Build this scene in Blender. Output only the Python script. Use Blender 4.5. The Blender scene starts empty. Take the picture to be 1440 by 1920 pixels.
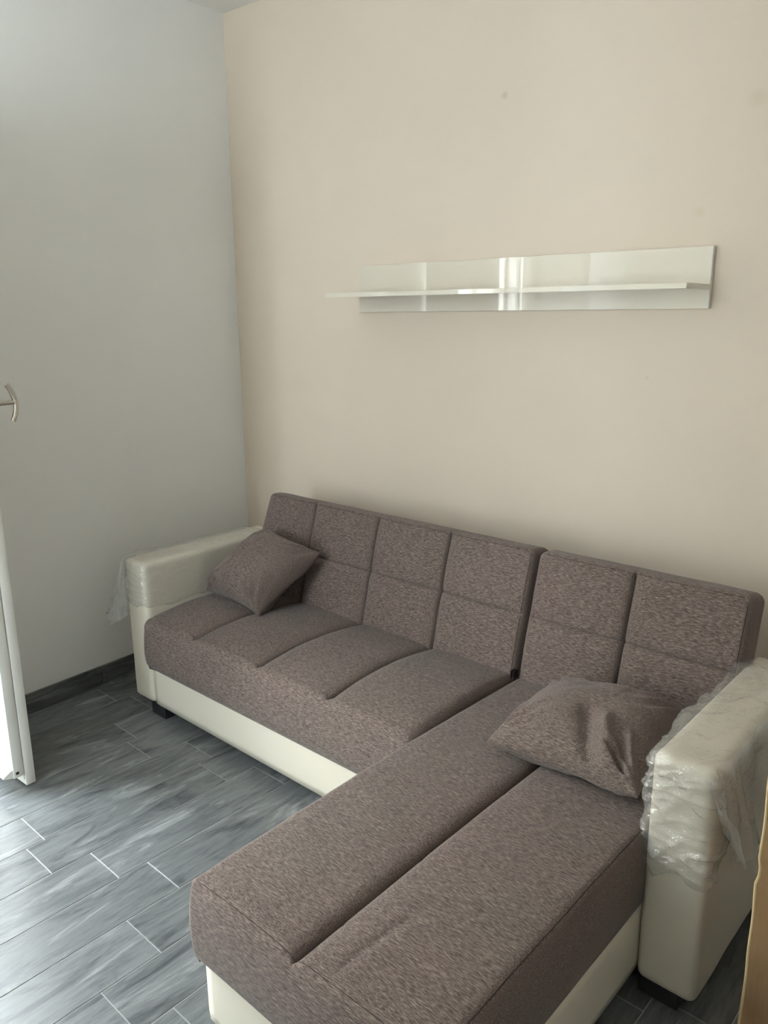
import bpy, bmesh, math, random
from mathutils import Vector, Matrix, noise

random.seed(7)
sc = bpy.context.scene
C = sc.collection

# ------------------------------------------------------------------ camera
YAW, PITCH, ROLL, FPX = 0.688, 0.2443, -0.0075, 1484.55
CAM = Vector((2.8842, -2.4654, 1.4983))
fwd = Vector((-math.sin(YAW) * math.cos(PITCH), math.cos(YAW) * math.cos(PITCH), -math.sin(PITCH)))
rgt = Vector((math.cos(YAW), math.sin(YAW), 0))
upv = rgt.cross(fwd)
r2 = rgt * math.cos(ROLL) + upv * math.sin(ROLL)
u2 = upv * math.cos(ROLL) - rgt * math.sin(ROLL)
cam_data = bpy.data.cameras.new('camera')
cam = bpy.data.objects.new('camera', cam_data)
C.objects.link(cam)
cam.matrix_world = Matrix(((r2.x, u2.x, -fwd.x, CAM.x), (r2.y, u2.y, -fwd.y, CAM.y), (r2.z, u2.z, -fwd.z, CAM.z), (0, 0, 0, 1)))
cam_data.sensor_fit = 'VERTICAL'
cam_data.sensor_height = 24.0
cam_data.lens = FPX / 1920.0 * 24.0
cam_data.clip_start = 0.02
sc.camera = cam

# ------------------------------------------------------------------ light
world = bpy.data.worlds.new('world')
sc.world = world
world.use_nodes = True
bg = world.node_tree.nodes['Background']
bg.inputs['Color'].default_value = (0.84, 0.93, 1.0, 1)
bg.inputs['Strength'].default_value = 28.5

DY0, DY1, DZ1 = -2.44, -1.455, 2.22          # the French door opening in the left wall
XR, YB = 4.4, -4.2                           # right and rear walls
WX0, WX1, WZ0, WZ1 = 0.90, 1.52, 0.70, 2.60   # the window in the rear wall, behind the camera


def area(name, loc, rot, sx, sy, energy, color, portal=False, spread=math.pi):
    l = bpy.data.lights.new(name, 'AREA')
    l.shape = 'RECTANGLE'
    l.size, l.size_y = sx, sy
    l.energy = energy
    l.color = color
    l.spread = spread
    if portal:
        l.cycles.is_portal = True
    o = bpy.data.objects.new(name, l)
    C.objects.link(o)
    o.location = loc
    o.rotation_euler = rot
    return o


area('door_sky_portal', (-0.30, (DY0 + DY1) / 2, DZ1 / 2), (0, -math.pi / 2, 0), DZ1, DY1 - DY0, 1, (1, 1, 1), portal=True)
area('window_sky_portal', ((WX0 + WX1) / 2, YB - 0.16, (WZ0 + WZ1) / 2), (math.pi / 2, 0, 0), WX1 - WX0, WZ1 - WZ0, 1, (1, 1, 1), portal=True)

sc.view_settings.view_transform = 'Standard'
sc.view_settings.look = 'None'
sc.view_settings.gamma = 1.0
sc.view_settings.use_curve_mapping = False
sc.view_settings.exposure = 0.0
sc.cycles.use_denoising = True
sc.cycles.max_bounces = 10
sc.cycles.diffuse_bounces = 6
sc.cycles.transparent_max_bounces = 24
sc.cycles.caustics_reflective = False
sc.cycles.caustics_refractive = False


# ------------------------------------------------------------------ materials
def new_mat(name):
    m = bpy.data.materials.new(name)
    m.use_nodes = True
    nt = m.node_tree
    return m, nt, nt.nodes['Principled BSDF']


def nd(nt, typ, **kw):
    n = nt.nodes.new(typ)
    for k, v in kw.items():
        setattr(n, k, v)
    return n


def coords(nt, scale, kind='Object'):
    tc = nd(nt, 'ShaderNodeTexCoord')
    mp = nd(nt, 'ShaderNodeMapping')
    mp.inputs['Scale'].default_value = scale
    nt.links.new(tc.outputs[kind], mp.inputs['Vector'])
    return mp


def noise_node(nt, vec, scale, detail=3, rough=0.55):
    n = nd(nt, 'ShaderNodeTexNoise')
    n.inputs['Scale'].default_value = scale
    n.inputs['Detail'].default_value = detail
    n.inputs['Roughness'].default_value = rough
    if vec:
        nt.links.new(vec.outputs[0], n.inputs['Vector'])
    return n


def ramp(nt, src, stops):
    r = nd(nt, 'ShaderNodeValToRGB')
    el = r.color_ramp.elements
    while len(el) < len(stops):
        el.new(0.5)
    for e, (p, c) in zip(el, stops):
        e.position = p
        e.color = (c[0], c[1], c[2], 1)
    nt.links.new(src, r.inputs['Fac'])
    return r


def bump(nt, src, bsdf, strength, dist):
    b = nd(nt, 'ShaderNodeBump')
    b.inputs['Strength'].default_value = strength
    b.inputs['Distance'].default_value = dist
    nt.links.new(src, b.inputs['Height'])
    nt.links.new(b.outputs['Normal'], bsdf.inputs['Normal'])
    return b


def srgb(r, g, b):
    f = lambda v: ((v / 255 + 0.055) / 1.055) ** 2.4 if v / 255 > 0.04045 else v / 255 / 12.92
    return (f(r), f(g), f(b))


def plain(name, col, rough=0.5, metal=0.0, noise_amt=0.0, nscale=20, bmp=0.0, bscale=200, coat=0.0):
    m, nt, b = new_mat(name)
    b.inputs['Roughness'].default_value = rough
    b.inputs['Metallic'].default_value = metal
    b.inputs['Coat Weight'].default_value = coat
    b.inputs['Coat Roughness'].default_value = 0.0
    b.inputs['Coat IOR'].default_value = 1.6
    mp = coords(nt, (1, 1, 1))
    n = noise_node(nt, mp, nscale)
    lo = [max(0, c * (1 - noise_amt)) for c in col]
    hi = [min(1, c * (1 + noise_amt)) for c in col]
    rp = ramp(nt, n.outputs['Fac'], [(0.3, lo), (0.7, hi)])
    nt.links.new(rp.outputs['Color'], b.inputs['Base Color'])
    if bmp:
        n2 = noise_node(nt, mp, bscale)
        bump(nt, n2.outputs['Fac'], b, bmp, 0.002)
    return m


def wall_material(name, base):
    m, nt, b = new_mat(name)
    b.inputs['Roughness'].default_value = 0.75
    mp = coords(nt, (1, 1, 1))
    n = noise_node(nt, mp, 1.3, 4)
    rp = ramp(nt, n.outputs['Fac'], [(0.3, [c * 0.975 for c in base]), (0.7, [c * 1.02 for c in base])])
    col = rp.outputs['Color']
    # small scuffs left by earlier fixings on the back wall
    geo = nd(nt, 'ShaderNodeTexCoord')
    for (x, z, r, dark) in ((1.385, 2.195, 0.016, 0.84), (2.05, 1.78, 0.02, 0.96), (1.93, 1.30, 0.008, 0.9), (2.18, 2.06, 0.03, 0.95)):
        d = nd(nt, 'ShaderNodeVectorMath', operation='DISTANCE')
        nt.links.new(geo.outputs['Object'], d.inputs[0])
        d.inputs[1].default_value = (x, 0, z)
        mr = nd(nt, 'ShaderNodeMapRange')
        mr.inputs['From Min'].default_value = r * 0.3
        mr.inputs['From Max'].default_value = r
        mr.inputs['To Min'].default_value = 1.0
        mr.inputs['To Max'].default_value = 0.0
        nt.links.new(d.outputs['Value'], mr.inputs['Value'])
        mx = nd(nt, 'ShaderNodeMix', data_type='RGBA')
        mx.inputs['B'].default_value = (base[0] * dark, base[1] * dark, base[2] * dark * 0.95, 1)
        nt.links.new(mr.outputs['Result'], mx.inputs['Factor'])
        nt.links.new(col, mx.inputs['A'])
        col = mx.outputs['Result']
    nt.links.new(col, b.inputs['Base Color'])
    n2 = noise_node(nt, mp, 60, 5, 0.6)
    bump(nt, n2.outputs['Fac'], b, 0.12, 0.004)
    return m


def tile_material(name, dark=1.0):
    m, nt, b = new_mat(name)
    tc = nd(nt, 'ShaderNodeTexCoord')
    oi = nd(nt, 'ShaderNodeObjectInfo')
    cmb = nd(nt, 'ShaderNodeCombineXYZ')
    for i, k in enumerate((37.0, 91.0, 13.0)):
        mu = nd(nt, 'ShaderNodeMath', operation='MULTIPLY')
        mu.inputs[1].default_value = k
        nt.links.new(oi.outputs['Random'], mu.inputs[0])
        nt.links.new(mu.outputs[0], cmb.inputs[i])
    ad = nd(nt, 'ShaderNodeVectorMath', operation='ADD')
    nt.links.new(tc.outputs['Object'], ad.inputs[0])
    nt.links.new(cmb.outputs[0], ad.inputs[1])

    def mapped(s):
        mp = nd(nt, 'ShaderNodeMapping')
        mp.inputs['Scale'].default_value = s
        nt.links.new(ad.outputs[0], mp.inputs['Vector'])
        return mp
    # planks run along their local y
    n1 = noise_node(nt, mapped((11, 2.6, 11)), 1.0, 6, 0.62)
    n1.inputs['Distortion'].default_value = 1.4
    n2 = noise_node(nt, mapped((55, 7, 55)), 1.0, 6, 0.7)
    n3 = noise_node(nt, mapped((240, 14, 240)), 1.0, 3, 0.6)
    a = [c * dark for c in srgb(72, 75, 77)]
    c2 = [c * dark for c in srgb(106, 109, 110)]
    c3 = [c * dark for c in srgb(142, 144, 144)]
    r1 = ramp(nt, n1.outputs['Fac'], [(0.30, a), (0.46, c2), (0.56, c2), (0.70, c3)])
    r2_ = ramp(nt, n2.outputs['Fac'], [(0.30, (0.55, 0.55, 0.56)), (0.52, (1, 1, 1)), (0.75, (1.18, 1.17, 1.15))])
    r3 = ramp(nt, n3.outputs['Fac'], [(0.35, (0.86, 0.86, 0.87)), (0.6, (1.06, 1.06, 1.05))])
    mx = nd(nt, 'ShaderNodeMix', data_type='RGBA', blend_type='MULTIPLY')
    mx.inputs['Factor'].default_value = 0.8
    nt.links.new(r1.outputs['Color'], mx.inputs['A'])
    nt.links.new(r2_.outputs['Color'], mx.inputs['B'])
    mx2 = nd(nt, 'ShaderNodeMix', data_type='RGBA', blend_type='MULTIPLY')
    mx2.inputs['Factor'].default_value = 0.8
    nt.links.new(mx.outputs['Result'], mx2.inputs['A'])
    nt.links.new(r3.outputs['Color'], mx2.inputs['B'])
    mr = nd(nt, 'ShaderNodeMapRange')
    mr.inputs['To Min'].default_value = 0.86
    mr.inputs['To Max'].default_value = 1.12
    nt.links.new(oi.outputs['Random'], mr.inputs['Value'])
    sc_ = nd(nt, 'ShaderNodeVectorMath', operation='SCALE')
    nt.links.new(mx2.outputs['Result'], sc_.inputs[0])
    nt.links.new(mr.outputs['Result'], sc_.inputs['Scale'])
    nt.links.new(sc_.outputs['Vector'], b.inputs['Base Color'])
    b.inputs['Roughness'].default_value = 0.27
    bump(nt, n2.outputs['Fac'], b, 0.15, 0.002)
    return m


def fabric_material():
    m, nt, b = new_mat('heather_fabric')
    b.inputs['Roughness'].default_value = 0.95
    b.inputs['Specular IOR Level'].default_value = 0.15
    b.inputs['Sheen Weight'].default_value = 0.15
    n1 = noise_node(nt, coords(nt, (75, 620, 620)), 1.0, 2, 0.6)      # slubs running along the sofa
    n2 = noise_node(nt, coords(nt, (900, 900, 900)), 1.0, 1, 0.5)
    n3 = noise_node(nt, coords(nt, (3, 3, 3)), 1.0, 2, 0.5)
    r1 = ramp(nt, n1.outputs['Fac'], [(0.27, srgb(60, 50, 47)), (0.5, srgb(108, 95, 90)), (0.74, srgb(152, 138, 130))])
    r2_ = ramp(nt, n2.outputs['Fac'], [(0.3, (0.75, 0.75, 0.75)), (0.7, (1.15, 1.15, 1.15))])
    r3 = ramp(nt, n3.outputs['Fac'], [(0.3, (1.0, 0.965, 0.96)), (0.7, (0.97, 0.985, 0.95))])
    mx = nd(nt, 'ShaderNodeMix', data_type='RGBA', blend_type='MULTIPLY')
    mx.inputs['Factor'].default_value = 0.7
    nt.links.new(r1.outputs['Color'], mx.inputs['A'])
    nt.links.new(r2_.outputs['Color'], mx.inputs['B'])
    mx2 = nd(nt, 'ShaderNodeMix', data_type='RGBA', blend_type='MULTIPLY')
    mx2.inputs['Factor'].default_value = 1.0
    nt.links.new(mx.outputs['Result'], mx2.inputs['A'])
    nt.links.new(r3.outputs['Color'], mx2.inputs['B'])
    nt.links.new(mx2.outputs['Result'], b.inputs['Base Color'])
    bump(nt, n1.outputs['Fac'], b, 0.2, 0.002)
    return m


def film_material(name, haze, base_refl):
    m = bpy.data.materials.new(name)
    m.use_nodes = True
    nt = m.node_tree
    nt.nodes.clear()
    out = nd(nt, 'ShaderNodeOutputMaterial')
    tr = nd(nt, 'ShaderNodeBsdfTransparent')
    tr.inputs['Color'].default_value = (0.985, 0.985, 0.98, 1)
    gl = nd(nt, 'ShaderNodeBsdfGlossy')
    gl.inputs['Roughness'].default_value = 0.06
    df = nd(nt, 'ShaderNodeBsdfDiffuse')
    df.inputs['Color'].default_value = (0.90, 0.90, 0.89, 1)
    tl = nd(nt, 'ShaderNodeBsdfTranslucent')
    tl.inputs['Color'].default_value = (0.90, 0.90, 0.89, 1)
    hz = nd(nt, 'ShaderNodeMixShader')
    hz.inputs['Fac'].default_value = 0.45
    nt.links.new(df.outputs[0], hz.inputs[1])
    nt.links.new(tl.outputs[0], hz.inputs[2])
    # crumples: broad folds plus tight stretched creases
    n1 = noise_node(nt, coords(nt, (16, 16, 34)), 1.0, 3, 0.6)
    n1.inputs['Distortion'].default_value = 1.2
    n2 = noise_node(nt, coords(nt, (38, 38, 120)), 1.0, 2, 0.5)
    n2.inputs['Distortion'].default_value = 0.8
    rg = []
    for n_ in (n1, n2):
        su = nd(nt, 'ShaderNodeMath', operation='SUBTRACT')
        su.inputs[1].default_value = 0.5
        nt.links.new(n_.outputs['Fac'], su.inputs[0])
        ab = nd(nt, 'ShaderNodeMath', operation='ABSOLUTE')
        nt.links.new(su.outputs[0], ab.inputs[0])
        rg.append(ab)
    ad = nd(nt, 'ShaderNodeMath', operation='MULTIPLY_ADD')
    ad.inputs[1].default_value = 0.35
    nt.links.new(rg[1].outputs[0], ad.inputs[0])
    nt.links.new(rg[0].outputs[0], ad.inputs[2])
    bm_ = nd(nt, 'ShaderNodeBump')
    bm_.invert = True
    bm_.inputs['Strength'].default_value = 0.9
    bm_.inputs['Distance'].default_value = 0.012
    nt.links.new(ad.outputs[0], bm_.inputs['Height'])
    nt.links.new(bm_.outputs['Normal'], gl.inputs['Normal'])
    m1 = nd(nt, 'ShaderNodeMixShader')
    m1.inputs['Fac'].default_value = haze
    nt.links.new(tr.outputs[0], m1.inputs[1])
    nt.links.new(hz.outputs[0], m1.inputs[2])
    lw = nd(nt, 'ShaderNodeLayerWeight')
    lw.inputs['Blend'].default_value = 0.5
    nt.links.new(bm_.outputs['Normal'], lw.inputs['Normal'])
    pw = nd(nt, 'ShaderNodeMath', operation='POWER')
    pw.inputs[1].default_value = 4.0
    nt.links.new(lw.outputs['Facing'], pw.inputs[0])
    fr = nd(nt, 'ShaderNodeMath', operation='MULTIPLY_ADD')
    fr.inputs[1].default_value = 0.45
    fr.inputs[2].default_value = base_refl
    nt.links.new(pw.outputs[0], fr.inputs[0])
    m2 = nd(nt, 'ShaderNodeMixShader')
    nt.links.new(fr.outputs[0], m2.inputs['Fac'])
    nt.links.new(m1.outputs[0], m2.inputs[1])
    nt.links.new(gl.outputs[0], m2.inputs[2])
    nt.links.new(m2.outputs[0], out.inputs['Surface'])
    return m


def glass_material():
    m = bpy.data.materials.new('window_glass')
    m.use_nodes = True
    nt = m.node_tree
    nt.nodes.clear()
    out = nd(nt, 'ShaderNodeOutputMaterial')
    tr = nd(nt, 'ShaderNodeBsdfTransparent')
    tr.inputs['Color'].default_value = (0.95, 0.97, 0.96, 1)
    gl = nd(nt, 'ShaderNodeBsdfGlossy')
    gl.inputs['Roughness'].default_value = 0.0
    lw = nd(nt, 'ShaderNodeLayerWeight')
    pw = nd(nt, 'ShaderNodeMath', operation='POWER')
    pw.inputs[1].default_value = 4.0
    nt.links.new(lw.outputs['Facing'], pw.inputs[0])
    fr = nd(nt, 'ShaderNodeMath', operation='MULTIPLY_ADD')
    fr.inputs[1].default_value = 0.7
    fr.inputs[2].default_value = 0.05
    nt.links.new(pw.outputs[0], fr.inputs[0])
    mx = nd(nt, 'ShaderNodeMixShader')
    nt.links.new(fr.outputs[0], mx.inputs['Fac'])
    nt.links.new(tr.outputs[0], mx.inputs[1])
    nt.links.new(gl.outputs[0], mx.inputs[2])
    nt.links.new(mx.outputs[0], out.inputs['Surface'])
    return m


def cardboard_material():
    m, nt, b = new_mat('cardboard')
    b.inputs['Roughness'].default_value = 0.85
    n = noise_node(nt, coords(nt, (1, 1, 1)), 6, 4)
    n2 = noise_node(nt, coords(nt, (300, 300, 20)), 1, 2)
    r1 = ramp(nt, n.outputs['Fac'], [(0.3, srgb(126, 98, 66)), (0.7, srgb(148, 118, 82))])
    r2_ = ramp(nt, n2.outputs['Fac'], [(0.3, (0.93, 0.93, 0.93)), (0.7, (1.04, 1.04, 1.04))])
    mx = nd(nt, 'ShaderNodeMix', data_type='RGBA', blend_type='MULTIPLY')
    mx.inputs['Factor'].default_value = 1.0
    nt.links.new(r1.outputs['Color'], mx.inputs['A'])
    nt.links.new(r2_.outputs['Color'], mx.inputs['B'])
    nt.links.new(mx.outputs['Result'], b.inputs['Base Color'])
    bump(nt, n2.outputs['Fac'], b, 0.1, 0.002)
    return m


M = dict(
    wall=wall_material('wall_paint_cool_lit', (0.885, 0.89, 0.88)),  # the one wall paint, with cool daylight mixed into its colour
    wall_warm_lit=wall_material('wall_paint_warm_lit', (0.71, 0.61, 0.505)),  # same paint, tinted for the warmer light on the back wall
    ceiling=plain('ceiling_paint', (0.86, 0.85, 0.82), 0.8, noise_amt=0.015, nscale=2),
    grout=plain('grout', srgb(152, 152, 149), 0.9, noise_amt=0.05, nscale=40),
    tile=tile_material('wood_look_tile'),
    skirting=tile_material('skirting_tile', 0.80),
    fabric=fabric_material(),
    leather=plain('cream_leatherette', srgb(216, 209, 193), 0.45, noise_amt=0.015, nscale=3, bmp=0.06, bscale=350),
    black=plain('black_plastic', (0.012, 0.012, 0.014), 0.5, noise_amt=0.1),
    lacquer=plain('white_gloss_lacquer', (0.75, 0.69, 0.59), 0.02, noise_amt=0.004, nscale=2, coat=1.0),
    edge=plain('shelf_edge', (0.72, 0.70, 0.66), 0.45, noise_amt=0.01),
    upvc=plain('white_upvc', (0.80, 0.79, 0.74), 0.35, noise_amt=0.02, nscale=5),
    nickel=plain('brushed_nickel', (0.62, 0.58, 0.52), 0.28, metal=1.0, noise_amt=0.04, nscale=80),
    thread=plain('dark_thread', srgb(52, 44, 42), 0.9, noise_amt=0.1, nscale=300),
    film=film_material('clear_film', 0.15, 0.10),
    film_loose=film_material('loose_film', 0.36, 0.07),
    glass=glass_material(),
    card=cardboard_material(),
    cardedge=plain('cardboard_edge', srgb(205, 180, 138), 0.85, noise_amt=0.05, nscale=60),
    doorwood=plain('painted_door', (0.70, 0.66, 0.60), 0.5, noise_amt=0.02),
    facade=plain('sky_block_plaster', (0.66, 0.61, 0.53), 0.85, noise_amt=0.06, nscale=2),  # for the added facade that blocks sky light
    stone=plain('balcony_stone', (0.55, 0.50, 0.43), 0.8, noise_amt=0.1, nscale=8),
)


# ------------------------------------------------------------------ mesh helpers
def mesh_obj(name, bm, mat, parent=None, smooth=False, angle=None):
    me = bpy.data.meshes.new(name)
    bmesh.ops.recalc_face_normals(bm, faces=bm.faces)
    bm.to_mesh(me)
    bm.free()
    if smooth:
        me.polygons.foreach_set('use_smooth', [True] * len(me.polygons))
    if angle:
        me.set_sharp_from_angle(angle=angle)
    me.materials.append(M[mat])
    o = bpy.data.objects.new(name, me)
    C.objects.link(o)
    if parent:
        o.parent = parent
    return o


def tag(o, label, cat=None, group=None, kind=None):
    o['label'] = label
    if cat:
        o['category'] = cat
    if group:
        o['group'] = group
    if kind:
        o['kind'] = kind
    return o


def empty(name, loc=(0, 0, 0), rz=0.0):
    o = bpy.data.objects.new(name, None)
    o.empty_display_size = 0.1
    C.objects.link(o)
    o.location = loc
    o.rotation_euler = (0, 0, rz)
    return o


def add_box(bm, lo, hi, bevel=0.0, seg=2):
    ps = [(x, y, z) for x in (lo[0], hi[0]) for y in (lo[1], hi[1]) for z in (lo[2], hi[2])]
    v = [bm.verts.new(p) for p in ps]
    fs = [bm.faces.new([v[i] for i in f]) for f in ((0, 1, 3, 2), (4, 6, 7, 5), (0, 4, 5, 1), (2, 3, 7, 6), (0, 2, 6, 4), (1, 5, 7, 3))]
    if bevel:
        es = list({e for f in fs for e in f.edges})
        bmesh.ops.bevel(bm, geom=es, offset=bevel, segments=seg, profile=0.5, affect='EDGES')
    return bm


def box(name, lo, hi, mat, parent=None, bevel=0.0, seg=2):
    bm = bmesh.new()
    add_box(bm, lo, hi, bevel, seg)
    return mesh_obj(name, bm, mat, parent, smooth=bevel > 0, angle=0.6 if bevel > 0 else None)


def tube(bm, pts, rad, n=12, cap=True):
    rings = []
    for i, p in enumerate(pts):
        p = Vector(p)
        t = (Vector(pts[min(i + 1, len(pts) - 1)]) - Vector(pts[max(i - 1, 0)])).normalized()
        a = t.cross(Vector((0.3, 0.2, 0.93))).normalized() if abs(t.z) < 0.9 else t.cross(Vector((1, 0, 0))).normalized()
        b = t.cross(a)
        r = rad[i] if isinstance(rad, (list, tuple)) else rad
        rings.append([bm.verts.new(p + (a * math.cos(2 * math.pi * k / n) + b * math.sin(2 * math.pi * k / n)) * r) for k in range(n)])
    for i in range(len(rings) - 1):
        for k in range(n):
            bm.faces.new((rings[i][k], rings[i][(k + 1) % n], rings[i + 1][(k + 1) % n], rings[i + 1][k]))
    if cap:
        bm.faces.new(rings[0])
        bm.faces.new(rings[-1])


def rounded_shell(lo, hi, r, step, disp=None, keep=None):
    """subdivided box with rounded edges; disp moves each point, keep filters faces"""
    bm = bmesh.new()
    lo, hi = Vector(lo), Vector(hi)
    n = [max(2, int(round((hi[i] - lo[i]) / step))) for i in range(3)]
    cache = {}

    def vert(i, j, k):
        key = (i, j, k)
        if key not in cache:
            p = Vector((lo[0] + (hi[0] - lo[0]) * i / n[0], lo[1] + (hi[1] - lo[1]) * j / n[1], lo[2] + (hi[2] - lo[2]) * k / n[2]))
            q = Vector([min(max(p[a], lo[a] + r), hi[a] - r) for a in range(3)])
            d = p - q
            nn = d.normalized() if d.length > 1e-9 else Vector((0, 0, 1))
            p2 = q + nn * r if d.length > 1e-9 else p
            if disp:
                p2 = disp(p2, nn)
            cache[key] = bm.verts.new(p2)
        return cache[key]
    for ax in range(3):
        b_, c_ = (ax + 1) % 3, (ax + 2) % 3
        for side in (0, n[ax]):
            for i in range(n[b_]):
                for j in range(n[c_]):
                    q = []
                    for (di, dj) in ((0, 0), (1, 0), (1, 1), (0, 1)):
                        idx = [0, 0, 0]
                        idx[ax], idx[b_], idx[c_] = side, i + di, j + dj
                        q.append(tuple(idx))
                    mid = [0, 0, 0]
                    for a in range(3):
                        mid[a] = lo[a] + (hi[a] - lo[a]) * sum(t[a] for t in q) / 4 / n[a]
                    nrm = Vector([0, 0, 0])
                    nrm[ax] = -1 if side == 0 else 1
                    if keep and not keep(Vector(mid), nrm):
                        continue
                    bm.faces.new([vert(*t) for t in q])
    return bm


# ------------------------------------------------------------------ the room
H = 2.7297
WL = math.tan(0.0198)
TT, TW, TL_, TO = -0.0461, 0.1577, 0.600, 0.7213


def lx(y):            # inner face of the slightly skewed left wall
    return -y * WL


def prism(bm, poly, z0, z1):
    lo = [bm.verts.new((p[0], p[1], z0)) for p in poly]
    hi = [bm.verts.new((p[0], p[1], z1)) for p in poly]
    n = len(poly)
    bm.faces.new(lo[::-1])
    bm.faces.new(hi)
    for i in range(n):
        bm.faces.new((lo[i], lo[(i + 1) % n], hi[(i + 1) % n], hi[i]))


def struct(name, bm, mat, label):
    return tag(mesh_obj(name, bm, mat), label, kind='structure')


bm = bmesh.new()
prism(bm, [(-0.25, 0), (XR + 0.15, 0), (XR + 0.15, 0.15), (-0.25, 0.15)], -0.05, H + 0.1)
struct('wall_back', bm, 'wall_warm_lit', 'off-white plaster wall behind the sofa, warmer light in its colour')

bm = bmesh.new()
T = -0.30
prism(bm, [(lx(0), 0), (lx(DY1), DY1), (T, DY1), (T, 0)], -0.05, H + 0.1)
prism(bm, [(lx(DY0), DY0), (lx(YB), YB), (T, YB), (T, DY0)], -0.05, H + 0.1)
prism(bm, [(lx(DY1), DY1), (lx(DY0), DY0), (T, DY0), (T, DY1)], DZ1, H + 0.1)
struct('wall_left', bm, 'wall', 'off-white plaster wall with the French door opening, cool daylight in its colour')

bm = bmesh.new()
prism(bm, [(XR, 0), (XR, YB), (XR + 0.15, YB), (XR + 0.15, 0)], -0.05, H + 0.1)
struct('wall_right', bm, 'wall', 'off-white plaster wall opposite the French door')
bm = bmesh.new()
for x0, x1, z0, z1 in ((-0.30, WX0, -0.05, H + 0.1), (WX1, XR + 0.15, -0.05, H + 0.1), (WX0, WX1, -0.05, WZ0), (WX0, WX1, WZ1, H + 0.1)):
    prism(bm, [(x0, YB - 0.15), (x1, YB - 0.15), (x1, YB), (x0, YB)], z0, z1)
struct('wall_rear', bm, 'wall', 'off-white plaster wall facing the sofa')
# unseen wall block added to shade the right side from the window
PX, PY = 1.55, -3.05
bm = bmesh.new()
prism(bm, [(PX, YB), (XR, YB), (XR, PY), (PX, PY)], -0.0012, H)
struct('shade_wall', bm, 'wall', 'off-white wall block added beside the rear window to shade the right side')
bm = bmesh.new()
prism(bm, [(-0.30, YB - 0.15), (XR + 0.15, YB - 0.15), (XR + 0.15, 0.15), (-0.30, 0.15)], H, H + 0.1)
struct('ceiling', bm, 'ceiling', 'plain white painted ceiling')

bm = bmesh.new()
prism(bm, [(-0.30, YB - 0.1), (XR + 0.1, YB - 0.1), (XR + 0.1, 0.1), (-0.30, 0.1)], -0.06, -0.0013)
floor = struct('floor', bm, 'grout', 'grey wood-look porcelain plank floor with pale grout')

# floor planks, laid parallel to the sofa
ct, st = math.cos(TT), math.sin(TT)


def t2w(a, b):
    return (a * ct - b * st, a * st + b * ct)


room_poly = [(lx(0) + 0.002, -0.002), (XR - 0.002, -0.002), (XR - 0.002, YB + 0.002), (lx(YB) + 0.002, YB + 0.002),
             (lx(DY0), DY0), (T + 0.02, DY0 + 0.002), (T + 0.02, DY1 - 0.002), (lx(DY1), DY1)]
room_main = [room_poly[0], room_poly[1], room_poly[2], room_poly[3]]


def clip(poly, edge_a, edge_b):
    out = []
    ax, ay = edge_a
    dx, dy = edge_b[0] - ax, edge_b[1] - ay
    f = lambda p: dx * (p[1] - ay) - dy * (p[0] - ax)
    for i in range(len(poly)):
        p, q = poly[i], poly[(i + 1) % len(poly)]
        fp, fq = f(p), f(q)
        if fp <= 0:
            out.append(p)
        if (fp < 0) != (fq < 0) and abs(fp - fq) > 1e-12:
            t = fp / (fp - fq)
            out.append((p[0] + (q[0] - p[0]) * t, p[1] + (q[1] - p[1]) * t))
    return out


def plank_mesh(poly):
    """chamfered plank slab from a 2-D outline"""
    bm = bmesh.new()
    n = len(poly)
    cx = sum(p[0] for p in poly) / n
    cy = sum(p[1] for p in poly) / n
    rings = []
    for z, inset in ((-0.004, 0.0), (-0.0008, 0.0), (0.0, 0.0010)):
        ring = []
        for p in poly:
            ring.append(bm.verts.new((p[0] - inset * (1 if p[0] > cx else -1), p[1] - inset * (1 if p[1] > cy else -1), z)))
        rings.append(ring)
    for a, b in zip(rings, rings[1:]):
        for i in range(n):
            bm.faces.new((a[i], a[(i + 1) % n], b[(i + 1) % n], b[i]))
    bm.faces.new(rings[-1])
    return bm


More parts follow.
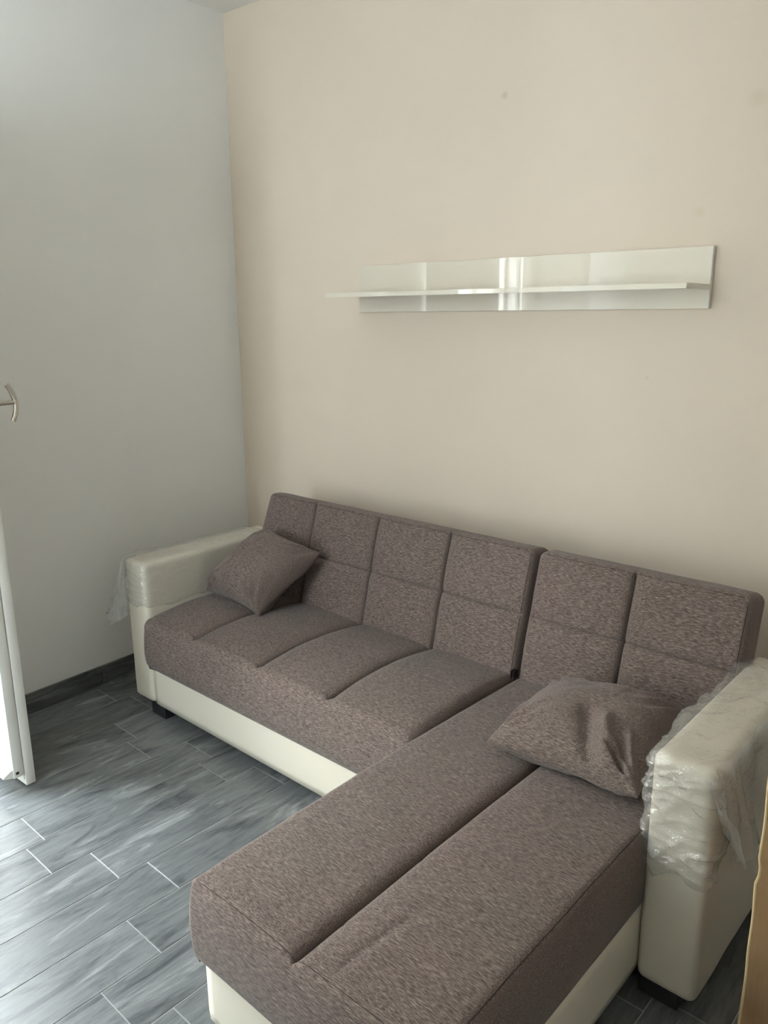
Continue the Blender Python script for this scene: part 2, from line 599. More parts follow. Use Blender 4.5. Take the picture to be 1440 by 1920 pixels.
G2 = 0.0013           # half the joint
full = [(-TW / 2 + G2, -TL_ / 2 + G2), (TW / 2 - G2, -TL_ / 2 + G2), (TW / 2 - G2, TL_ / 2 - G2), (-TW / 2 + G2, TL_ / 2 - G2)]
shared = None
phase = {-4: -0.8953, -3: -0.8358, -2: -0.9984, -1: -1.0368, 0: -0.8941, 1: -0.9486, 2: -0.8342, 3: -1.3471,
         4: -1.5044, 5: -1.6617, 6: -1.5748, 10: -0.889, 11: -0.829}
rng = random.Random(3)
for k in range(-7, 30):
    ph = phase.get(k, -rng.random() * TL_)
    for j in range(-9, 9):
        a0 = TO + (k + 0.5) * TW
        b0 = ph + (j + 0.5) * TL_
        w = [t2w(a0 + p[0], b0 + p[1]) for p in full]
        if max(p[0] for p in w) < -0.3 or min(p[0] for p in w) > XR or max(p[1] for p in w) < YB or min(p[1] for p in w) > 0:
            continue
        cl = w
        for i in range(4):
            cl = clip(cl, room_main[i], room_main[(i + 1) % 4])
            if len(cl) < 3:
                break
        if len(cl) < 3:
            continue
        if min(p[0] for p in w) > PX and max(p[1] for p in w) < PY:
            continue
        loc = t2w(a0, b0)
        area2 = abs(sum(cl[i][0] * cl[(i + 1) % len(cl)][1] - cl[(i + 1) % len(cl)][0] * cl[i][1] for i in range(len(cl)))) / 2
        if area2 < 0.0006:
            continue
        if area2 > (TW - 2 * G2) * (TL_ - 2 * G2) * 0.9999:
            if shared is None:
                o = mesh_obj('floor_plank', plank_mesh(full), 'tile', floor)
                shared = o.data
            else:
                o = bpy.data.objects.new('floor_plank', shared)
                C.objects.link(o)
                o.parent = floor
        else:
            lp = [((p[0] - loc[0]) * ct + (p[1] - loc[1]) * st, -(p[0] - loc[0]) * st + (p[1] - loc[1]) * ct) for p in cl]
            o = mesh_obj('floor_plank', plank_mesh(lp), 'tile', floor)
        o.location = (loc[0], loc[1], 0)
        o.rotation_euler = (0, 0, TT)

# skirting: tiles of the same stoneware, cut 8 cm high
HB = 0.0799


def skirt(name, p0, p1, nx, ny, label):
    """tile strips from p0 to p1, standing proud of the wall by 1 cm along (nx, ny)"""
    d = Vector((p1[0] - p0[0], p1[1] - p0[1], 0))
    L = d.length
    d.normalize()
    root = None
    s = 0.0
    while s < L - 0.01:
        e = min(s + 0.598, L)
        bm = bmesh.new()
        # local frame: y along the strip, x out of the wall
        add_box(bm, (0, s + 0.001, 0), (0.010, e - 0.001, HB), 0.0012, 1)
        if root is None:
            root = mesh_obj(name, bm, 'skirting')
            root.location = (p0[0], p0[1], 0.0005)
            root.rotation_euler = (0, 0, math.atan2(d.y, d.x) - math.pi / 2)
            if nx * math.cos(root.rotation_euler.z) + ny * math.sin(root.rotation_euler.z) < 0:
                root.scale.x = -1
            tag(root, label, kind='structure')
        else:
            mesh_obj('skirting_tile', bm, 'skirting', root)
        s = e + 0.001
    return root


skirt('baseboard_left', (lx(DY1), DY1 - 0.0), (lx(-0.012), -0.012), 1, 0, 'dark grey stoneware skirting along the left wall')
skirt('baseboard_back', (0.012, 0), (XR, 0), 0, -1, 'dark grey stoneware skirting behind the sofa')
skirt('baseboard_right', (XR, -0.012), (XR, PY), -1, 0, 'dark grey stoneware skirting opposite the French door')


# ------------------------------------------------------------------ French door (left wall)
def door_leaf(name, width, height, handed, label, handle_z=None):
    """local frame: hinge axis at the origin, leaf along +x, room side faces +y (handed=1)"""
    root = empty(name)
    tag(root, label, kind='structure')
    s = handed
    ST = 0.085                                   # stile width

    def part(nm, x0, x1, ya, yb, z0, z1, mat='upvc', bev=0.002, parent=root):
        return box(nm, (x0, min(s * ya, s * yb), z0), (x1, max(s * ya, s * yb), z1), mat, parent, bev)
    zt = height
    # sash body, with the room-side lip that overlaps the frame
    for nm, x0, x1 in (('stile', 0.0, ST), ('stile', width - ST, width)):
        st_ = part(nm, x0, x1, -0.069, -0.036, 0.05, zt)
        part('overlap_lip', x0, x1 + (0.0 if x0 == 0 else 0.0), -0.033, 0.0, 0.008, zt + 0.01, parent=st_, bev=0.004)
        part('rebate', x0 + 0.004, x1 - 0.006, -0.036, -0.033, 0.03, zt, parent=st_, bev=0.0005)
    for nm, z0, z1 in (('rail', 0.05, 0.05 + 0.10), ('rail', zt - ST, zt)):
        rl = part(nm, ST, width - ST, -0.069, -0.036, z0, z1)
        part('overlap_lip', ST, width - ST, -0.033, 0.0, z0 - (0.042 if z0 < 1 else 0), z1 + (0.01 if z0 > 1 else 0), parent=rl, bev=0.004)
        part('rebate', ST, width - ST, -0.036, -0.033, z0, z1, parent=rl, bev=0.0005)
    # infill panel and beads
    part('infill_panel', ST - 0.01, width - ST + 0.01, -0.046, -0.0012, 0.14, zt - ST + 0.01, 'upvc', 0)
    for x0, x1, z0, z1 in ((ST, ST + 0.014, 0.15, zt - ST), (width - ST - 0.014, width - ST, 0.15, zt - ST),
                           (ST + 0.014, width - ST - 0.014, 0.15, 0.164), (ST + 0.014, width - ST - 0.014, zt - ST - 0.014, zt - ST)):
        part('panel_bead', x0, x1, -0.060, -0.045, z0, z1, bev=0.003)
    # weather drip at the foot of the outer face
    bm = bmesh.new()
    prof = [(-0.069, 0.052), (-0.069, 0.082), (-0.078, 0.080), (-0.101, 0.068), (-0.101, 0.062)]
    lo = [bm.verts.new((0.02, s * y, z)) for y, z in prof]
    hi = [bm.verts.new((width - 0.003, s * y, z)) for y, z in prof]
    bm.faces.new(lo)
    bm.faces.new(hi)
    for i in range(len(prof)):
        bm.faces.new((lo[i], lo[(i + 1) % 5], hi[(i + 1) % 5], hi[i]))
    mesh_obj('weather_drip', bm, 'upvc', root)
    # black corner drain plug in the end of the sash, and hinges
    box('drain_cap', (width - 0.001, min(-s * 0.052, -s * 0.062), 0.062), (width + 0.0012, max(-s * 0.052, -s * 0.062), 0.071), 'black', root)
    for hz in (0.25, 1.1, 2.0):
        bm = bmesh.new()
        tube(bm, [(-0.006, s * 0.004, hz - 0.045), (-0.006, s * 0.004, hz + 0.045)], 0.007, 12)
        mesh_obj('hinge', bm, 'upvc', root, True, 0.6)
    if handle_z:
        hx = width - 0.036
        hd = box('handle_rose', (hx - 0.014, min(0, s * 0.009), handle_z - 0.035), (hx + 0.014, max(0, s * 0.009), handle_z + 0.035), 'nickel', root, 0.004)
        bm = bmesh.new()
        tube(bm, [(hx, s * 0.005, handle_z), (hx, s * 0.094, handle_z)], 0.0065, 16)
        mesh_obj('handle_neck', bm, 'nickel', hd, True, 0.6)
        bm = bmesh.new()
        pts = []
        for i in range(17):
            t = -1 + 2 * i / 16
            pts.append((hx, s * (0.098 - 0.018 * t * t - 0.004 * t), handle_z + 0.056 * t))
        tube(bm, pts, 0.0078, 16)
        mesh_obj('handle_grip', bm, 'nickel', hd, True, 0.6)
    return root


# frame in the opening
fr = empty('door_1')
tag(fr, 'white frame of the French door in the left wall', kind='structure')
for ya, yb in ((DY1 - 0.035, DY1 - 0.002), (DY0 + 0.002, DY0 + 0.035)):
    box('frame_jamb', (-0.085, ya, 0.0), (-0.022, yb, DZ1 - 0.002), 'upvc', fr, 0.003)
box('frame_head', (-0.085, DY0 + 0.035, DZ1 - 0.05), (-0.022, DY1 - 0.035, DZ1 - 0.002), 'upvc', fr, 0.003)
box('threshold', (-0.10, DY0 + 0.035, -0.002), (-0.02, DY1 - 0.035, 0.012), 'nickel', fr, 0.002)

l1 = door_leaf('door_2', 0.452, 2.16, 1, 'open white panelled door leaf with a brushed curved T handle', 1.247)
l1.location = (0.060, -1.401, 0)
l1.rotation_euler = (0, 0, math.radians(0.0))
l2 = door_leaf('door_3', 0.452, 2.16, -1, 'second white panelled door leaf folded back toward the left wall')
l2.location = (0.065, DY0 - 0.03, 0)
l2.rotation_euler = (0, 0, math.radians(-42))

# inner door with casing in the rear wall (mirrored in the shelf)
d4 = empty('door_4')
tag(d4, 'painted inner door with white casing in the rear wall', kind='structure')
for x0, x1 in ((0.085, 0.17), (0.73, 0.815)):
    box('casing', (x0, YB, 0), (x1, YB + 0.03, 2.18), 'upvc', d4, 0.006)
box('casing', (0.085, YB, 2.10), (0.815, YB + 0.028, 2.18), 'upvc', d4, 0.006)
box('door_panel', (0.175, YB + 0.001, 0.005), (0.725, YB + 0.014, 2.095), 'doorwood', d4, 0.003)
for z0, z1 in ((0.15, 0.95), (1.10, 1.95)):
    box('door_moulding', (0.27, YB + 0.012, z0), (0.63, YB + 0.020, z1), 'doorwood', d4, 0.006)

# window in the rear wall
wn = empty('window_1')
tag(wn, 'white two-sash window in the rear wall facing the sofa', kind='structure')
for x0, x1 in ((WX0 + 0.001, WX0 + 0.05), (WX1 - 0.05, WX1 - 0.001), ((WX0 + WX1) / 2 - 0.04, (WX0 + WX1) / 2 + 0.04)):
    box('window_stile', (x0, YB - 0.10, WZ0 + 0.001), (x1, YB - 0.04, WZ1 - 0.001), 'upvc', wn, 0.004)
for z0, z1 in ((WZ0 + 0.001, WZ0 + 0.06), (WZ1 - 0.06, WZ1 - 0.001)):
    for x0, x1 in ((WX0 + 0.05, (WX0 + WX1) / 2 - 0.04), ((WX0 + WX1) / 2 + 0.04, WX1 - 0.05)):
        box('window_rail', (x0, YB - 0.10, z0), (x1, YB - 0.04, z1), 'upvc', wn, 0.004)
for x0, x1 in ((WX0 + 0.045, (WX0 + WX1) / 2 - 0.035), ((WX0 + WX1) / 2 + 0.035, WX1 - 0.045)):
    bm = bmesh.new()
    bm.faces.new([bm.verts.new(p) for p in ((x0, YB - 0.07, WZ0 + 0.05), (x1, YB - 0.07, WZ0 + 0.05), (x1, YB - 0.07, WZ1 - 0.05), (x0, YB - 0.07, WZ1 - 0.05))])
    mesh_obj('window_pane', bm, 'glass', wn)

# balcony outside the French door
bm = bmesh.new()
prism(bm, [(-1.6, -4.2), (-0.30, -4.2), (-0.30, 0.3), (-1.6, 0.3)], -0.12, -0.015)
tag(mesh_obj('balcony_slab', bm, 'stone'), 'stone balcony floor outside the French door', kind='structure')

bm = bmesh.new()
prism(bm, [(-1.6, -4.2), (-1.48, -4.2), (-1.48, 0.3), (-1.6, 0.3)], -0.12, 1.0)  # unseen parapet added to cut the level daylight entering the door
tag(mesh_obj('light_block_parapet', bm, 'stone'), 'masonry parapet added outside the French door to hold back low daylight', kind='structure')
# unseen facade added to block low sky light through the door
bm = bmesh.new()
prism(bm, [(-9.0, -14), (-7.0, -14), (-7.0, 10), (-9.0, 10)], -5.0, 5.0)
tag(mesh_obj('sky_block_facade', bm, 'facade'), 'plain plastered facade added beyond the balcony to block low sky light', kind='structure')

# ------------------------------------------------------------------ wall shelf
sh = empty('wall_shelf', (0.7545, 0, 1.5084))
tag(sh, 'glossy white wall shelf with a tall back panel, fixed above the sofa', 'shelf')
SW = 2.1029 - 0.7545
bp_ = box('back_panel', (0, -0.018, 0), (SW, 0.0, 0.1754), 'lacquer', sh, 0.0008, 1)
box('panel_edge_band', (SW, -0.0175, 0.0005), (SW + 0.0012, -0.0003, 0.1749), 'edge', bp_)
bo = box('shelf_board', (0, -0.2137, 0.0531), (SW - 0.001, -0.0182, 0.0689), 'lacquer', sh, 0.0008, 1)
box('board_edge_band', (SW - 0.001, -0.2132, 0.0535), (SW + 0.0002, -0.0186, 0.0685), 'edge', bo)

# ------------------------------------------------------------------ sofa
SX, SY, TH = 0.2892, -0.8716, -0.0453
sofa = empty('corner_sofa', (SX, SY, 0), TH)
tag(sofa, 'brown-grey fabric and cream leatherette corner sofa with a chaise and wrapped arms', 'sofa')
ZB, ZA, ZS, ZSB = 0.044, 0.609, 0.4065, 0.2078
AW, AD = 0.134, 0.655
UC0, UC1, UR = 1.449, 2.086, 2.22
VC = -0.727


def armrest(u0, u1):
    def disp(p, n):
        return p + n * (0.0016 * noise.noise(p * 9))
    bm = rounded_shell((u0, 0.0, ZB), (u1, AD, ZA), 0.020, 0.0134, disp)
    return mesh_obj('armrest', bm, 'leather', sofa, True)


arm_l = armrest(0.0, AW)
arm_r = armrest(UC1, UR)
tag(arm_l, 'cream leatherette armrest standing by the left wall')
tag(arm_r, 'cream leatherette armrest beside the chaise')

# leatherette plinths
pl = rounded_shell((AW + 0.0015, 0.004, ZB), (UC0 - 0.001, 0.60, ZSB + 0.02), 0.010, 0.03)
o = mesh_obj('base', pl, 'leather', sofa, True)
tag(o, 'cream leatherette base under the seat')
pl = rounded_shell((UC0 + 0.012, VC + 0.016, ZB), (UC1 - 0.002, 0.60, ZSB + 0.02), 0.012, 0.03)
o = mesh_obj('base', pl, 'leather', sofa, True)
tag(o, 'cream leatherette base under the chaise')


def sm(t):
    t = min(1, max(0, t))
    return t * t * (3 - 2 * t)


def axis(a0, a1, step, marks, r):
    s = set()
    n = int(round((a1 - a0) / step))
    for i in range(n + 1):
        s.add(round(a0 + (a1 - a0) * i / n, 5))
    for m_ in marks:
        for d in (0, 0.0015, 0.0035, 0.007, 0.012):
            for q in (m_ - d, m_ + d):
                if a0 < q < a1:
                    s.add(round(q, 5))
    for i in range(1, 6):
        d = r * (1 - math.cos(math.pi / 2 * i / 6))
        s.add(round(a0 + d, 5))
        s.add(round(a1 - d, 5))
    out = []
    for v in sorted(s):
        if not out or v - out[-1] > 0.0009:
            out.append(v)
    out[-1] = round(a1, 5)
    return out


def cushion(name, a0, a1, b0, b1, h0, h1, r, ga, gb, hfun, xform, bulge=0.006, rc=0.02, nside=8, step=0.018, astep=None, parent=None, taper=None):
    """ga/gb: grooves across a / b as (pos, depth, lo, hi); xform maps (a, b, h) to 3-D"""
    As = axis(a0, a1, astep or step, [g[0] for g in ga], r)
    Bs = axis(b0, b1, step, [g[0] for g in gb], r)
    bm = bmesh.new()

    def groove(d, depth):
        return depth * (0.78 * math.exp(-abs(d) / 0.0036) + 0.22 * math.exp(-(d / 0.018) ** 2))

    def plan(a, b):
        qa = min(max(a, a0 + rc), a1 - rc)
        qb = min(max(b, b0 + rc), b1 - rc)
        da, db = a - qa, b - qb
        if da and db:
            k = max(abs(da), abs(db)) / math.hypot(da, db)
            da, db = da * k, db * k
        return qa + da, qb + db

    def height(a, b):
        d = min(a - a0, a1 - a, b - b0, b1 - b)
        h = h1 + hfun(a, b)
        if d < r:
            h -= r - math.sqrt(max(0, r * r - (r - d) ** 2))
        e = sm(min(a - a0, a1 - a, b - b0, b1 - b) / 0.02)
        for (p, dep, lo, hi) in ga:
            f = sm((b - lo) / 0.03) * sm((hi - b) / 0.03)
            h -= groove(a - p, dep) * f * e
        for (p, dep, lo, hi) in gb:
            f = sm((a - lo) / 0.05) * sm((hi - a) / 0.05)
            h -= groove(b - p, dep) * f * e
        h += 0.0022 * noise.noise(Vector((a * 11, b * 11, h0 * 7 + a0)))
        return h

    def place(a, b, h):
        if taper:
            a, b, h = taper(a, b, h)
        return xform(a, b, h)
    grid = []
    for a in As:
        row = []
        for b in Bs:
            pa, pb = plan(a, b)
            row.append(bm.verts.new(place(pa, pb, height(a, b))))
        grid.append(row)
    na, nb = len(As), len(Bs)
    for i in range(na - 1):
        for j in range(nb - 1):
            bm.faces.new((grid[i][j], grid[i + 1][j], grid[i + 1][j + 1], grid[i][j + 1]))
    per = [(i, 0) for i in range(na)] + [(na - 1, j) for j in range(1, nb)] + [(i, nb - 1) for i in range(na - 2, -1, -1)] + [(0, j) for j in range(nb - 2, 0, -1)]
    prev = [grid[i][j] for i, j in per]
    ca, cb = (a0 + a1) / 2, (b0 + b1) / 2
    for k in range(1, nside + 1):
        t = k / nside
        cur = []
        for (i, j) in per:
            a, b = As[i], Bs[j]
            pa, pb = plan(a, b)
            na_ = (-1 if i == 0 else 1 if i == na - 1 else 0)
            nb_ = (-1 if j == 0 else 1 if j == nb - 1 else 0)
            ln = math.hypot(na_, nb_) or 1
            off = bulge * math.sin(math.pi * min(1, t * 1.0)) + 0.0025 * math.sin(math.pi * t) * noise.noise(Vector((pa * 6, pb * 6, t * 2)))
            off -= 0.012 * max(0, (t - 0.82) / 0.18) ** 2
            hs = height(a, b)
            cur.append(bm.verts.new(place(pa + na_ / ln * off, pb + nb_ / ln * off, hs + (h0 - hs) * t)))
        n = len(per)
        for q in range(n):
            bm.faces.new((prev[q], prev[(q + 1) % n], cur[(q + 1) % n], cur[q]))
        prev = cur
    bm.faces.new(prev)
    o = mesh_obj(name, bm, 'fabric', parent or sofa, True)
    return o, (lambda a, b: place(a, b, height(a, b)))


G_SEAT = [0.437, 0.783, 1.110]


def puff(a, edges, amp):
    for lo, hi in zip(edges, edges[1:]):
        if lo <= a <= hi:
            return amp * (1 - abs(2 * (a - lo) / (hi - lo) - 1) ** 2.6)
    return 0


def seat_h(a, b):
    t = (b + 0.02) / 0.52
    return 0.026 * math.sin(math.pi * min(1, max(0, t))) - 0.006 + puff(a, [AW] + G_SEAT + [UC0], 0.008)


o, seat_s = cushion('seat_cushion', AW + 0.002, UC0 - 0.002, -0.024, 0.53, ZSB - 0.002, ZS, 0.030,
            [(p, 0.030, -0.012, 0.56) for p in G_SEAT],
            [(0.012, 0.0022, 0.10, 1.6), (0.25, 0.0026, 0.10, 1.6)], seat_h, lambda a, b, h: Vector((a, b, h)), bulge=0.008)
tag(o, 'long quilted brown-grey seat cushion')


def chaise_h(a, b):
    t = (b - VC) / (0.5 - VC)
    rib = math.exp(-((b - VC - 0.036) / 0.014) ** 2) * 0.0011 * math.sin(a * 2 * math.pi / 0.0125 + 2 * noise.noise(Vector((a * 20, 0, 0))))
    # a soft crease where the cover was folded in its carton
    fold = 0.0035 * math.exp(-((a - 1.86 - 0.10 * (b + 0.55)) / 0.012) ** 2) * sm((b + 0.72) / 0.04) * sm((-0.48 - b) / 0.06)
    return 0.010 * math.sin(math.pi * min(1, max(0, t))) - 0.004 + puff(a, [UC0, 1.765, UC1], 0.006) + rib - fold


o, chaise_s = cushion('chaise_cushion', UC0 + 0.002, UC1 - 0.003, VC - 0.004, 0.53, ZSB - 0.002, ZS + 0.001, 0.024,
            [(1.765, 0.030, VC - 0.02, 0.56)],
            [(-0.605, 0.0026, 1.4, 2.2), (-0.375, 0.0026, 1.4, 2.2), (-0.065, 0.0026, 1.4, 2.2), (0.25, 0.0026, 1.4, 2.2)],
            chaise_h, lambda a, b, h: Vector((a, b, h)), bulge=0.008, astep=0.0042)
tag(o, 'wide quilted brown-grey chaise cushion')
chaise_o = o


# seams: dark stitched line round the chaise edge
def stitch(name, pts, parent, rad=0.0011):
    bm = bmesh.new()
    tube(bm, pts, rad, 6)
    return mesh_obj(name, bm, 'thread', parent, True)


# backrests, reclined
B_LO = Vector((0, 0.470, 0.395))
B_DIR = Vector((0, 0.103, 0.394)).normalized()
B_N = Vector((0, B_DIR.z, -B_DIR.y))           # away from the sitter
BH = 0.412


def back_x(a, b, h):
    p = B_LO + B_DIR * b - B_N * h
    return Vector((a, p.y, p.z))


def back_h(edges):
    def f(a, b):
        return puff(a, edges, 0.007) + 0.006 * (1 - abs(2 * (b + 0.05) / (BH + 0.05) - 1) ** 2) - 0.006
    return f


def taper_l(a, b, h):
    k = max(0, 1 - (a - AW) / 0.33) ** 1.5
    return a + 0.045 * k * max(0, b) / BH, b, h


e1 = [0.14] + [0.455, 0.785, 1.112] + [1.446]
bk1, bk1_s = cushion('backrest', 0.138, 1.443, -0.07, BH, -0.115, 0.0, 0.020, [(p, 0.024, -0.08, BH + 0.02) for p in e1[1:-1]],
              [(0.205, 0.013, 0.10, 1.50)], back_h(e1), back_x, bulge=0.006, rc=0.022, taper=taper_l)
tag(bk1, 'long quilted reclining backrest behind the seat')
e2 = [1.456, 1.767, 2.088]
bk2, bk2_s = cushion('backrest', 1.457, 2.088, -0.07, BH, -0.115, 0.0, 0.020, [(1.767, 0.024, -0.08, BH + 0.02)],
              [(0.205, 0.013, 1.40, 2.14)], back_h(e2), back_x, bulge=0.006, rc=0.022)
tag(bk2, 'short quilted reclining backrest behind the chaise')

# dark stitched seams on the rims
def rim(surf, fixed, pos, lo, hi, parent, n=60, rad=0.0010):
    pts = []
    for i in range(n + 1):
        t = lo + (hi - lo) * i / n
        pts.append(surf(pos, t) if fixed == 'a' else surf(t, pos))
    return stitch('seam', pts, parent, rad)


rim(chaise_s, 'a', UC1 - 0.003 - 0.010, VC + 0.03, 0.0, chaise_o)
rim(chaise_s, 'b', VC - 0.004 + 0.012, UC0 + 0.03, UC1 - 0.03, chaise_o, rad=0.0007)
rim(bk2_s, 'a', 2.088 - 0.011, 0.02, BH - 0.022, bk2)
rim(bk2_s, 'b', BH - 0.009, 1.48, 2.066, bk2, rad=0.0007)
rim(bk1_s, 'b', BH - 0.009, 0.165, 1.42, bk1, rad=0.0007)
rim(bk1_s, 'a', 1.443 - 0.011, 0.02, BH - 0.022, bk1, rad=0.0008)

# black block feet
for u, v in ((0.108, 0.005), (0.10, 0.53), (1.30, 0.53), (1.98, 0.09), (2.10, 0.53), (1.52, -0.62), (1.98, -0.62), (2.09, 0.012)):
    box('leg', (u, v, 0.0003), (u + 0.092, v + 0.06, ZB + 0.001), 'black', sofa, 0.003)

# dark pull tabs in the gap between the two backrests
for du in (0.0, 0.009):
    bm = bmesh.new()
    add_box(bm, (1.4465 + du, 0.452, 0.405), (1.4495 + du, 0.480, 0.432), 0.001, 1)
    mesh_obj('pull_tab', bm, 'thread', sofa)


# ------------------------------------------------------------------ throw pillows
def pillow(corners, top, bottom, seed, n=64, pinch=0.014, folds=()):
    """corners A,B,C,D of the seam outline in sofa coordinates; bulges to both sides"""
    A, B, Cc, D = [Vector(c) for c in corners]
    cen = (A + B + Cc + D) / 4
    nrm = ((B - A).cross(D - A) + (D - Cc).cross(B - Cc)).normalized()
    bm = bmesh.new()
    ex = ((B - A) + (Cc - D)).normalized()
    ey = nrm.cross(ex)

    def base(s, t):
        p = A * (1 - s) * (1 - t) + B * s * (1 - t) + Cc * s * t + D * (1 - s) * t
        x, y = 2 * s - 1, 2 * t - 1
        # edges curve in between the pointed corners
        p = p - ex * (x * abs(x) ** 2) * pinch * (1 - y * y) - ey * (y * abs(y) ** 2) * pinch * (1 - x * x)
        return p, x, y

    def lift(x, y, side):
        ax, ay = 1 - abs(x) ** 2.4, 1 - abs(y) ** 2.4
        f = max(0, ax * ay) ** 0.45
        th = top if side > 0 else bottom
        w = 0
        # creases radiating from the corners
        for cx in (-1, 1):
            for cy in (-1, 1):
                dx, dy = x - cx, y - cy
                d = math.hypot(dx, dy)
                ang = math.atan2(dy * -cy, dx * -cx)
                w += math.sin(ang * 17 + seed + cx * 2 + cy * 5) * math.exp(-((d - 0.38) / 0.30) ** 2) * 0.0075
        for (fx, fy, dx_, dy_, ln, wd, am) in folds:          # single deep folds
            px, py = x - fx, y - fy
            al, ac = px * dx_ + py * dy_, -px * dy_ + py * dx_
            if side > 0:
                w += am * math.exp(-(ac / wd) ** 2) * sm(al / 0.15) * sm((ln - al) / 0.35)
        w += 0.008 * noise.noise(Vector((x * 2.0 + seed, y * 2.0, side * 3)))
        w += 0.004 * noise.noise(Vector((x * 5 + seed, y * 5, side * 3 + 9)))
        return side * (f * th + w * min(1, f * 2.5))
    vs = {}
    for side in (1, -1):
        for i in range(n + 1):
            for j in range(n + 1):
                if side < 0 and (i in (0, n) or j in (0, n)):
                    vs[(side, i, j)] = vs[(1, i, j)]
                    continue
                s = 0.5 - 0.5 * math.cos(math.pi * i / n) * (1 - 0.25) - 0.25 * (0.5 - i / n)
                t = 0.5 - 0.5 * math.cos(math.pi * j / n) * (1 - 0.25) - 0.25 * (0.5 - j / n)
                s = min(1, max(0, s)) if 0 < i < n else i / n
                t = min(1, max(0, t)) if 0 < j < n else j / n
                p, x, y = base(s, t)
                if 0 < i < n and 0 < j < n:
                    p = p + nrm * lift(x, y, side)
                vs[(side, i, j)] = bm.verts.new(p)
        for i in range(n):
            for j in range(n):
                q = [vs[(side, i, j)], vs[(side, i + 1, j)], vs[(side, i + 1, j + 1)], vs[(side, i, j + 1)]]
                bm.faces.new(q if side > 0 else q[::-1])
    return bm


def sofa_thing(name, loc):
    c, s = math.cos(TH), math.sin(TH)
    e = empty(name, (SX + loc[0] * c - loc[1] * s, SY + loc[0] * s + loc[1] * c, loc[2]), TH)
    return e


def place_pillow(corners, top, bottom, seed, label, floor_z, folds=()):
    A = Vector(corners[0])
    cen = sum((Vector(c) for c in corners), Vector()) / 4
    org = Vector((cen.x, cen.y, floor_z))
    bm = pillow([Vector(c) - org for c in corners], top, bottom, seed, folds=folds)
    o = mesh_obj('throw_pillow', bm, 'fabric', None, True)
    c, s = math.cos(TH), math.sin(TH)
    o.location = (SX + org.x * c - org.y * s, SY + org.x * s + org.y * c, org.z)
    o.rotation_euler = (0, 0, TH)
    tag(o, label, 'pillow', 'throw pillows on the sofa')
    return o


place_pillow([(0.152, 0.262, 0.440), (0.515, 0.225, 0.440), (0.600, 0.462, 0.640), (0.283, 0.492, 0.665)], 0.120, 0.060, 1.3,
             'brown-grey throw pillow leaning on the backrest next to the left armrest', 0.42,
             [(0.95, -0.98, -0.50, 0.87, 0.7, 0.07, 0.016), (0.80, -1.0, -0.25, 0.97, 0.6, 0.05, -0.012), (-0.9, -0.95, 0.6, 0.8, 0.6, 0.06, 0.010), (-0.6, -1.0, 0.2, 0.98, 0.5, 0.05, 0.009)])
place_pillow([(1.648, 0.035, 0.447), (2.055, 0.018, 0.474), (2.028, 0.385, 0.515), (1.642, 0.390, 0.465)], 0.100, 0.052, 4.1,
             'brown-grey throw pillow lying on the chaise against the wrapped right armrest', 0.42,
             [(0.62, -1.0, -0.30, 0.95, 0.95, 0.07, 0.018), (0.40, -1.0, -0.36, 0.93, 1.0, 0.09, -0.020), (0.93, -0.98, -0.25, 0.97, 0.8, 0.07, 0.016), (0.80, -1.0, -0.25, 0.97, 0.7, 0.06, -0.012)])


# ------------------------------------------------------------------ plastic film on the armrests
def ridged(p, f, seed):
    v = noise.noise(Vector((p.x * f[0] + seed, p.y * f[1], p.z * f[2])))
    return (1 - abs(v) * 2.2)


def film_cover(u0, u1, zfront, zside_out, zside_in, seed, amp):
    def disp(p, n):
        q = p.copy()
        w = 0.0
        if n.y < -0.5:                      # front: tight diagonal and horizontal folds
            w += max(0, ridged(p, (9, 9, 26), seed)) ** 4 * 0.010
            d = Vector((p.x * 0.8 + p.z * 0.6, p.y, p.z * 0.9 - p.x * 0.5))
            w += max(0, ridged(d, (7, 5, 22), seed + 5)) ** 5 * 0.009
        else:
            d = Vector((p.x, p.y * 0.85 + p.z * 0.4, p.z * 0.85 - p.y * 0.4))
            w += max(0, ridged(d, (13, 6, 10), seed + 2)) ** 4 * 0.007
            w += max(0, ridged(d, (30, 14, 24), seed + 7)) ** 5 * 0.004
        w += 0.003 * noise.noise(p * 14 + Vector((seed, 0, 0)))
        bag = max(0, noise.noise(Vector((p.x * 7 + seed, p.y * 5, p.z * 7)))) * 0.016 if n.y > -0.5 else 0
        return q + n * (0.003 + amp * (max(0, w) + bag))

    def cut(x, y):
        side = zside_out(y) + (zside_in(y) - zside_out(y)) * sm((x - u0) / (u1 - u0) if u0 < 1 else (u1 - x) / (u1 - u0))
        f = sm(1 - (y + 0.005) / 0.06)
        return side + (zfront - side) * f + 0.022 * noise.noise(Vector((x * 22 + seed, y * 12, 2))) + 0.006 * noise.noise(Vector((x * 90 + seed, y * 60, 5)))

    def warp(p, n):                          # pull the lower edge of the sheet up to its torn hem
        c = cut(p.x, p.y)
        top = ZA + 0.004
        p = Vector((p.x, p.y, c + (p.z - ZB) * (top - c) / (top - ZB)))
        return disp(p, Vector((n.x, n.y, 0)).normalized() if n.z < -0.05 and (n.x or n.y) else n)
    return rounded_shell((u0 - 0.004, -0.005, ZB), (u1 + 0.004, AD - 0.05, ZA + 0.004), 0.022, 0.0085, warp,
                         lambda m, n: not (n.z < -0.5 or n.y > 0.5))


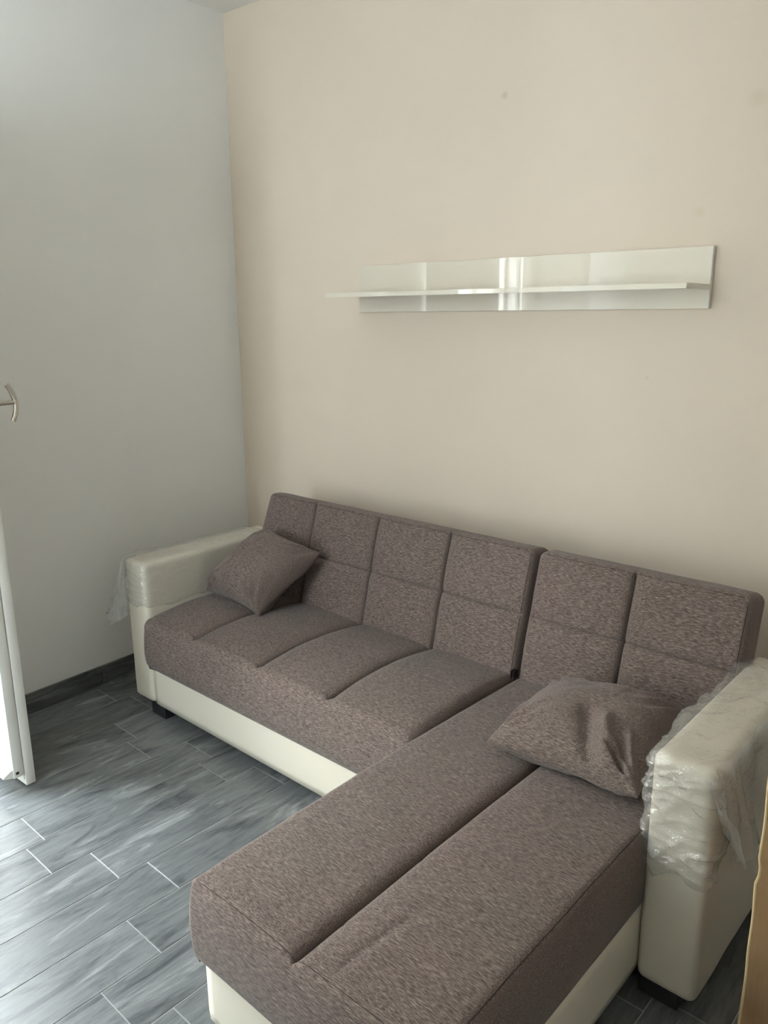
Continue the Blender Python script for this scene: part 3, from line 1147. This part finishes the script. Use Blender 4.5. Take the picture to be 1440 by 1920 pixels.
def flap(path_top, path_bot, nu, nv, seed, fold, out):
    """loose hanging sheet between two edges with accordion folds along `out`"""
    bm = bmesh.new()
    rows = []
    out = Vector(out).normalized()

    def lerp_path(pp, t):
        x = t * (len(pp) - 1)
        i = min(int(x), len(pp) - 2)
        return Vector(pp[i]).lerp(Vector(pp[i + 1]), x - i)
    for j in range(nv + 1):
        t = j / nv
        row = []
        for i in range(nu + 1):
            s = i / nu
            p = lerp_path(path_top, s).lerp(lerp_path(path_bot, s), t)
            tri = abs(((s * 3.5 + 0.25 * t + 0.3 * noise.noise(Vector((s * 3, t * 3, seed)))) % 1) * 2 - 1) - 0.5
            p += out * (tri * fold * (0.25 + t) + 0.010 * noise.noise(Vector((s * 5 + seed, t * 5, 0))))
            p += Vector((0, 0, 0.012 * noise.noise(Vector((s * 7, seed, t))) * t))
            row.append(bm.verts.new(p))
        rows.append(row)
    for j in range(nv):
        for i in range(nu):
            bm.faces.new((rows[j][i], rows[j][i + 1], rows[j + 1][i + 1], rows[j + 1][i]))
    return bm


def film_thing(u0, u1, label, sheet_bm, flaps):
    e = empty('plastic_cover', (SX, SY, 0), TH)
    tag(e, label, 'plastic film', 'plastic film over the armrests')
    mesh_obj('film_sheet', sheet_bm, 'film', e, True)
    for f in flaps:
        mesh_obj('loose_flap', f, 'film_loose', e, True, 0.7)
    return e


film_thing(0, AW, 'clear plastic film over the armrest beside the left wall, loose end dangling', film_cover(
    0.0, AW, 0.435, lambda y: 0.40, lambda y: 0.43, 3.0, 0.7), [
    flap([(0.03, -0.012, 0.600), (-0.008, -0.004, 0.605), (-0.008, 0.06, 0.605)],
         [(0.028, -0.018, 0.390), (-0.075, -0.03, 0.325), (-0.155, -0.01, 0.345)], 16, 16, 2.0, 0.022, (0.4, -1, 0)),
    flap([(-0.01, 0.0, 0.58), (-0.03, 0.01, 0.55), (-0.02, 0.05, 0.56)],
         [(-0.06, -0.01, 0.36), (-0.13, -0.02, 0.34), (-0.16, 0.02, 0.40)], 10, 12, 5.0, 0.02, (0.6, -1, 0))])
film_thing(UC1, UR, 'clear crumpled plastic film over the armrest beside the chaise and cardboard box', film_cover(
    UC1, UR, 0.335, lambda y: 0.36 + 0.25 * y, lambda y: 0.44, 8.0, 1.25), [
    flap([(2.215, -0.008, 0.630), (2.232, 0.04, 0.632), (2.228, 0.20, 0.628), (2.226, 0.34, 0.62)],
         [(2.240, 0.02, 0.500), (2.262, 0.07, 0.372), (2.272, 0.15, 0.385), (2.275, 0.26, 0.44)], 22, 18, 1.0, 0.030, (1, -0.2, 0)),
    flap([(2.20, -0.010, 0.60), (2.236, 0.01, 0.60), (2.232, 0.12, 0.60)],
         [(2.238, -0.004, 0.53), (2.27, 0.05, 0.40), (2.28, 0.12, 0.41)], 14, 14, 6.0, 0.022, (1, -0.6, 0))])

# ------------------------------------------------------------------ cardboard carton at the right
cb = empty('cardboard_box', (2.622, -1.09, 0), math.radians(-4))
tag(cb, 'brown corrugated cardboard carton standing on the floor beside the wrapped armrest', 'box')
bm = bmesh.new()
add_box(bm, (0.004, 0.006, 0.001), (0.56, 0.17, 1.05), 0.004, 2)
mesh_obj('carton_body', bm, 'card', cb, True, 0.6)
# lapped front sheet with a pale, slightly wavy cut edge
bm = bmesh.new()
N_ = 60
L_, R_ = [], []
for i in range(N_ + 1):
    z = 0.001 + 1.05 * i / N_
    wv = 0.0035 * noise.noise(Vector((z * 9, 3, 1))) + (0.004 if 0.50 < z < 0.54 else 0)
    L_.append([bm.verts.new((wv + dx, dy, z)) for dx, dy in ((0.0, 0.006), (0.0, 0.0), (0.02, -0.002), (0.06, 0.001))])
for a, b in zip(L_, L_[1:]):
    for i in range(3):
        bm.faces.new((a[i], a[i + 1], b[i + 1], b[i]))
mesh_obj('lapped_flap', bm, 'card', cb, True, 0.6)
bm = bmesh.new()
tube(bm,
     [(0.0035 * noise.noise(Vector((z * 9, 3, 1))) + (0.004 if 0.50 < z < 0.54 else 0), 0.002, z) for z in [0.001 + 1.05 * i / N_ for i in range(N_ + 1)]], 0.0032, 8)
mesh_obj('cut_edge', bm, 'cardedge', cb, True)
